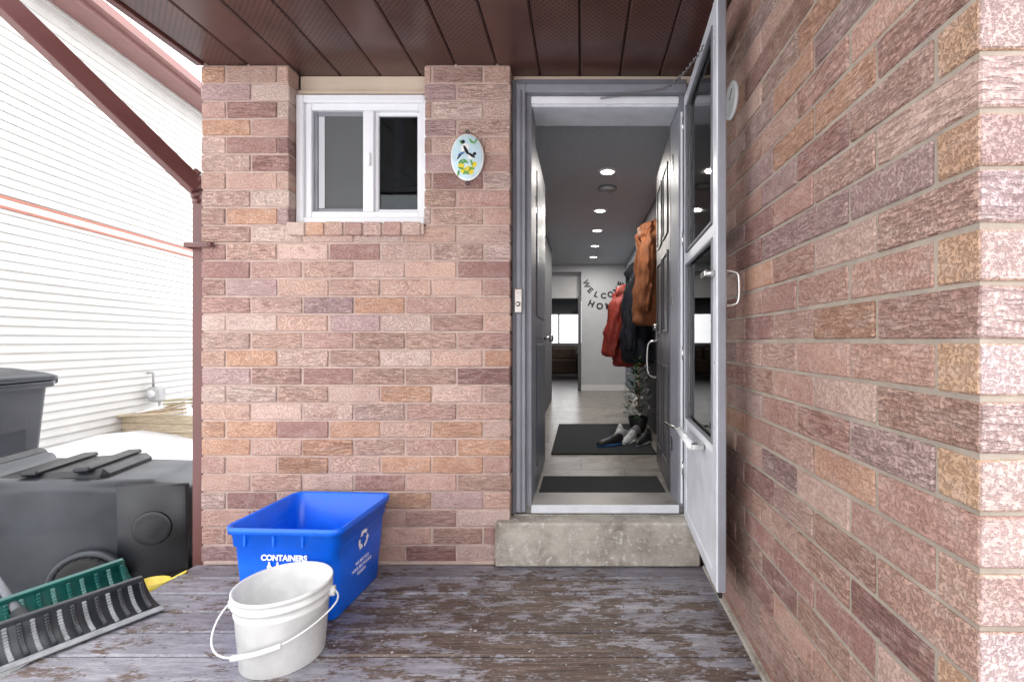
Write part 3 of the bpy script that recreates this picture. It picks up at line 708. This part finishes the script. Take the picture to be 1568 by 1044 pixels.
# ------------------------------------------------------------ recycling box
rb=empty('recycling_bin',None,(-1.185,2.10,DK+.001)); rb.rotation_euler=(0,0,math.radians(-3))
def rr_(z,w,d,r=.035): return rrect(0,0,z,w,d,r,6)
H=.385
loft('tub',[rr_(0,.385,.375),rr_(.004,.395,.385),rr_(H*.55,.425,.41),rr_(H*.78,.437,.42),rr_(H*.79,.450,.433),rr_(H-.03,.458,.44),rr_(H-.028,.482,.462,.045),rr_(H,.486,.466,.045),rr_(H,.474,.454,.04),rr_(H-.006,.452,.432,.035),rr_(H*.5,.418,.398),rr_(.01,.385,.362)],BLUE,rb,autos=28)
for s in (-1,1):
    for k in range(3): box('rib_%d_%d'%(s,k),-.16+.12*k,-.15+.12*k,s*.221-.004,s*.221+.004,H*.80,H-.03,BLUE,rb,.002)
fy=lambda z:-(.1925+.060*z)-.0045
text('label_text','CONTAINERS',.031,(.005,fy(.262)-.003,.262),(math.pi/2-.07,0,0),WTEXT,rb,.0006,.0012)
def icon(nm,pts):
    mk(nm,[(a-.01,fy(b),b) for a,b in pts],[list(range(len(pts)))],WTEXT,rb)
for k,x in enumerate((-.06,-.025)): icon('bottle_%d'%k,[(x,.19),(x+.02,.19),(x+.02,.225),(x+.014,.235),(x+.014,.244),(x+.006,.244),(x+.006,.235),(x,.225)])
for k,x in enumerate((.012,.045,.078)): icon('can_%d'%k,[(x,.200),(x+.022,.200),(x+.022,.236),(x,.236)])
for k in range(4): icon('small_%d'%k,[(-.05+.035*k,.165),(-.028+.035*k,.165),(-.028+.035*k,.185),(-.05+.035*k,.185)])
def rsym(cy,cz,s,par):
    vs=[];fs=[]
    def X(z): return .1975+.070*z+.0035
    for k in range(3):
        a0=math.radians(90+120*k)
        def P(r,a): 
            yy=cy+r*math.cos(a);zz=cz+r*math.sin(a); return (X(zz),yy,zz)
        n=len(vs); m=7
        for i in range(m):
            a=a0+math.radians(-46+66*i/(m-1)); vs.append(P(s*.62,a)); vs.append(P(s,a))
        for i in range(m-1): fs.append([n+2*i,n+2*i+1,n+2*i+3,n+2*i+2])
        n=len(vs); a=a0+math.radians(20); vs+= [P(s*.42,a),P(s*1.2,a),P(s*.82,a+math.radians(36))]; fs.append([n,n+1,n+2])
    mk('recycle_symbol',vs,fs,WTEXT,par)
rsym(.0,.255,.042,rb)
for k,(s,z) in enumerate((('WE RECYCLE',.165),('NOUS RECYCLONS',.14),('REGION',.115))):
    text('side_text_%d'%k,s,.019,(.1975+.070*z+.004,.0,z),(math.pi/2,0,math.pi/2),WTEXT,rb,.0004,.0)
# ------------------------------------------------------------ bucket
bk_=empty('white_bucket',None,(-1.075,1.70,DK+.001)); bk_.scale=(.86,.86,.93)
bk_.rotation_euler=(0,0,math.radians(15))
pr=[(0,.150),(.004,.154),(.20,.170),(.205,.174),(.212,.174),(.216,.171),(.236,.172),(.238,.182),(.250,.183),(.252,.174),(.268,.176),(.270,.184),(.283,.184),(.285,.178),(.275,.171),(.20,.166),(.01,.148)]
loft('pail',[circ((0,0,z),r,56) for z,r in pr],BUCK,bk_,autos=35)
for s in (-1,1): 
    cyl('ear_%d'%s,(s*.172,0,.225),(s*.196,0,.225),.020,BUCK,bk_)
tube('bail_wire',[(-.196,0,.225),(-.225,-.02,.20),(-.235,-.08,.13),(-.17,-.16,.105),(-.05,-.19,.115),(.05,-.19,.135),(.15,-.15,.17),(.215,-.06,.20),(.215,-.02,.22),(.196,0,.225)],.0035,BUCK,bk_)
tube('bail_grip',[(-.12,-.178,.11),(-.06,-.19,.115),(.0,-.192,.125),(.05,-.19,.135)],.010,BUCK,bk_)
v=[];f=[]
for k in range(40):
    a=math.radians(U(200,340)); z=U(.02,.18); r=.1525+.0825*z+.0006; n=len(v); l=U(.002,.012)/.16; h_=U(.0008,.002)
    v+=[(r*math.cos(a),r*math.sin(a),z),(r*math.cos(a+l),r*math.sin(a+l),z+U(-.004,.004)),(r*math.cos(a+l),r*math.sin(a+l),z+h_),(r*math.cos(a),r*math.sin(a),z+h_)]; f.append([n,n+1,n+2,n+3])
mk('scuff_marks',v,f,simple('scuff_grey',(.35,.34,.33),.7,bmp=0),bk_)
# ------------------------------------------------------------ garbage bins
def wheel(e,x,y,z,s,mat2,k0=''):
    loft('tire%s_%d'%(k0,s),[circ((x-.028,y,z),.078,36,'x'),circ((x-.027,y,z),.10,36,'x'),circ((x-.018,y,z),.112,36,'x'),circ((x+.018,y,z),.112,36,'x'),circ((x+.027,y,z),.10,36,'x'),circ((x+.028,y,z),.078,36,'x'),circ((x+.014,y,z),.072,36,'x')],RUBBER,e)
    cyl('hub%s_%d'%(k0,s),(x-.03*s,y,z),(x+.03*s,y,z),.028,mat2,e)
    for k in range(8):
        a=k*math.pi/4; beam('spoke%s_%d_%d'%(k0,s,k),(x+.02*s,y,z),(x+.02*s,y+.074*math.cos(a),z+.074*math.sin(a)),.012,.012,mat2,e,up=(1,0,0))
    for k in range(24):
        a=k*math.pi/12; beam('tread%s_%d_%d'%(k0,s,k),(x-.022,y+.112*math.cos(a),z+.112*math.sin(a)),(x+.022,y+.112*math.cos(a),z+.112*math.sin(a)),.010,.008,RUBBER,e)
def gbin(name,mat,mat2,lying=False):
    e=empty(name)
    b=lambda z,w,d,oy=0,r=.06: rrect(0,oy,z,w,d,r,6)
    loft('body',[b(0,.43,.44,.03),b(.015,.45,.46,.03),b(.16,.47,.50,.02),b(.17,.49,.52,.01),b(.55,.53,.58,0),b(.86,.555,.63,0),b(.865,.60,.68,0),b(.90,.61,.69,0),b(.905,.57,.65,0),b(.86,.53,.60,0),b(.06,.42,.43,.02)],mat,e,autos=30)
    loft('lid',[b(.907,.62,.71,-.01),b(.93,.63,.72,-.01),b(.95,.58,.66,-.01,.08),b(.985,.40,.46,-.01,.08),b(.992,.30,.36,-.01,.08)],mat2,e,autos=35)
    for s in (-.16,0,.16): box('lid_rib_%g'%s,s-.02,s+.02,-.30,.30,.95,.968,mat2,e,.006)
    cyl('handle_bar',(-.22,.405,.90),(.22,.405,.90),.017,mat2,e)
    for s in (-.22,0,.22): box('handle_arm_%g'%s,s-.02,s+.02,.33,.415,.875,.92,mat2,e,.006)
    zw=.40 if lying else .10; yw=.19 if lying else .25
    cyl('axle',(-.27,yw,zw),(.27,yw,zw),.012,CHROME,e)
    for s in (-1,1):
        wheel(e,s*.282,yw,zw,s,mat2)
        if not lying: box('side_panel_%d'%s,s*.262-.006,s*.262+.006,-.16,.16,.45,.80,mat,e,.005)
        else:
            x=s*.250
            loft('end_panel_%d'%s,[[(x-.012*s,-.225,.0),(x-.012*s,.21,.0),(x-.012*s,.25,.30),(x-.012*s,-.25,.30)],[(x+.006*s,-.215,.01),(x+.006*s,.20,.01),(x+.006*s,.24,.29),(x+.006*s,-.24,.29)]],mat2,e,autos=20)
            loft('boss_%d'%s,[circ((x+.006*s,-.02,.15),.085,32,'x'),circ((x+.014*s,-.02,.15),.080,32,'x'),circ((x+.012*s,-.02,.15),.062,32,'x'),circ((x+.020*s,-.02,.15),.035,32,'x')],mat2,e)
            ar=[]
            for i in range(17):
                a=math.radians(180+180*i/16); ar.append((x+.024*s,yw+.02+.145*math.sin(a),zw+.145*math.cos(a)))
            tube('wheel_arch_%d'%s,ar,.018,mat,e)
    if lying:
        for k,z in enumerate((.03,.12)): wheel(e,-.20,.27+.01*k,z,-1,mat2,'f%d'%k)
        box('base_skid',-.2,.2,.22,.30,.0,.26,mat2,e,.02)
        box('top_cover',-.20,.20,-.315,-.24,.36,.80,mat2,e,.025)
        for z in (.42,.62): box('top_rib_%g'%z,-.21,.21,-.335,-.31,z,z+.07,mat2,e,.012)
    else:
        for z in (.62,.70): box('front_rib_%g'%z,-.20,.20,-.315,-.29,z,z+.02,mat,e,.006)
    return e
g1=gbin('garbage_bin',CHAR,BLACK,True)
M=Matrix(((0,0,-1,0),(1,0,0,0),(0,-1,0,0),(0,0,0,1)))
g1.matrix_world=Matrix.Translation((-2.22,2.83,-1.02))@Matrix.Rotation(math.radians(16),4,'Z')@Matrix.Rotation(math.radians(-1),4,'Y')@Matrix.Scale(1.08,4)@M
g2=gbin('garbage_bin.001',CHARB,CHARB); g2.matrix_world=Matrix.Translation((-4.10,3.0,-1.34))@Matrix.Rotation(math.radians(12),4,'Z')@Matrix.Scale(1.17,4)
# ------------------------------------------------------------ snow shovels
TEAL=simple('teal_plastic',(.012,.115,.10),.3,var=.3,vs=10,bmp=.15); TEALL=simple('light_teal_rib',(.14,.30,.27),.35,var=.3,vs=10,bmp=.15)
GREYP=simple('dark_grey_plastic',(.035,.038,.043),.4,var=.3,vs=10,bmp=.15); GREYL=simple('scuffed_grey_rib',(.26,.27,.28),.45,var=.4,vs=20,bmp=.2)
def shovel(name,mat,ribm,loc,rot,w=.66,h=.34,edge=CHROME,nr=13):
    e=empty(name,None,loc); e.rotation_euler=rot
    n=14
    def P(t,off=0):
        a=-.15+1.25*t; r=h
        y=-r*math.sin(a); z=r*(1-math.cos(a))
        return (y+off*math.sin(a), z+off*math.cos(a))
    v=[];f=[]
    for side,off in ((0,0),(1,.006)):
        for i in range(n+1):
            y,z=P(i/n,off); ww=w/2*(1-.06*(i/n))
            v+=[(-ww,y,z),(ww,y,z)]
    m=2*(n+1)
    for i in range(n):
        f.append([2*i,2*i+1,2*i+3,2*i+2]); f.append([m+2*i,m+2*i+2,m+2*i+3,m+2*i+1])
        f.append([2*i,2*i+2,m+2*i+2,m+2*i]); f.append([2*i+1,m+2*i+1,m+2*i+3,2*i+3])
    f.append([0,m,m+1,1]); f.append([2*n,2*n+1,m+2*n+1,m+2*n])
    fixn(mk('blade',v,f,mat,e,True,autos=40))
    for k in range(nr):
        x=-w/2*.9+k*w*.9/(nr-1)
        for i in range(1,n-1,1):
            a=P(i/n,.008);b=P((i+1)/n,.008); beam('rib_%d_%d'%(k,i),(x,a[0],a[1]),(x,b[0],b[1]),.012 if k%2 else .026,.014,ribm if k%2 else mat,e,up=(1,0,0))
    a=P(-.05,.003); beam('wear_strip',(-w/2,a[0],a[1]),(w/2,a[0],a[1]),.035,.006,edge,e,up=(0,0,1))
    a=P(1,.003); beam('top_roll',(-w/2*.93,a[0],a[1]),(w/2*.93,a[0],a[1]),.022,.022,mat,e)
    y,z=P(.55,-.01); cyl('shaft_socket',(0,y,z),(0,y-.22,z+.0),.024,mat,e); cyl('shaft',(0,y-.2,z+.0),(0,y-1.1,z-.02),.014,ALUD,e)
    yy=y-1.1;zz=z-.02
    tube('d_grip',[(0,yy,zz),(-.06,yy-.04,zz),(-.06,yy-.12,zz+.0),(.06,yy-.12,zz+.0),(.06,yy-.04,zz),(0,yy,zz)],.012,BLACK,e)
    return e
shovel('snow_shovel',TEAL,TEALL,(-2.20,1.83,DK-.035),(math.radians(-20),0,math.radians(248)),w=.80,h=.165,edge=TEAL,nr=17)
shovel('snow_shovel.001',GREYP,GREYL,(-1.955,1.70,DK+.012),(math.radians(-8),0,math.radians(240)),w=.68,h=.145,edge=GREYL,nr=19)
ys_=empty('yellow_plastic_scoop'); YEL=simple('yellow_plastic',(.75,.58,.08),.4)
loft('cup',[circ((-2.06,2.27,-1.20),.05,20,'z',.035),circ((-2.06,2.27,-1.155),.07,20,'z',.05),circ((-2.06,2.27,-1.155),.063,20,'z',.044),circ((-2.06,2.27,-1.19),.046,20,'z',.03)],YEL,ys_); beam('grip',(-2.0,2.28,-1.16),(-1.93,2.30,-1.125),.02,.01,YEL,ys_)
v=[];f=[];n=24
for j in range(n):
    for i in range(n):
        x=-3.1+1.13*i/(n-1); y=1.2+1.4*j/(n-1); e_=math.sin(math.pi*i/(n-1))*math.sin(math.pi*j/(n-1))
        v.append((x,y,-1.50+.26*max(0,e_)**.6+.05*noise.noise(Vector((x*4,y*4,1)))))
for j in range(n-1):
    for i in range(n-1): f.append([j*n+i,j*n+i+1,(j+1)*n+i+1,(j+1)*n+i])
mk('snow_heap',v,f,SNOW,None,True)
# ------------------------------------------------------------ world, sun, camera
to_sun=Vector((.75,-.2,.6)).normalized()
w=bpy.data.worlds.new('World'); sc.world=w; w.use_nodes=True; nt=w.node_tree; bg=nt.nodes['Background']
sk=N(nt,'ShaderNodeTexSky'); sk.sky_type='NISHITA'; sk.sun_disc=False; sk.sun_elevation=math.asin(to_sun.z); sk.sun_rotation=math.atan2(to_sun.x,to_sun.y)
sk.dust_density=3; sk.air_density=1
mx=mix(nt,sk.outputs[0],(26.5,26.6,27.2),.85); L(nt,mx,bg.inputs[0]); bg.inputs[1].default_value=.15
s=bpy.data.lights.new('sun','SUN'); s.energy=2.6; s.angle=math.radians(.5); s.color=(1,.96,.9)
so=bpy.data.objects.new('sun',s); COL.objects.link(so); so.rotation_euler=to_sun.to_track_quat('Z','Y').to_euler()
cam=bpy.data.cameras.new('camera'); co=bpy.data.objects.new('camera',cam); COL.objects.link(co)
cam.sensor_width=36; cam.lens=720/1568*36; cam.shift_x=-(890-784)/1568; cam.shift_y=0; cam.clip_start=.02; cam.clip_end=2000
co.rotation_euler=(math.pi/2,0,0); sc.camera=co
for o in list(COL.objects):
    if o.parent is None: o.location.z+=1.45
sc.view_settings.view_transform='Standard'; sc.view_settings.look='None'; sc.view_settings.exposure=0
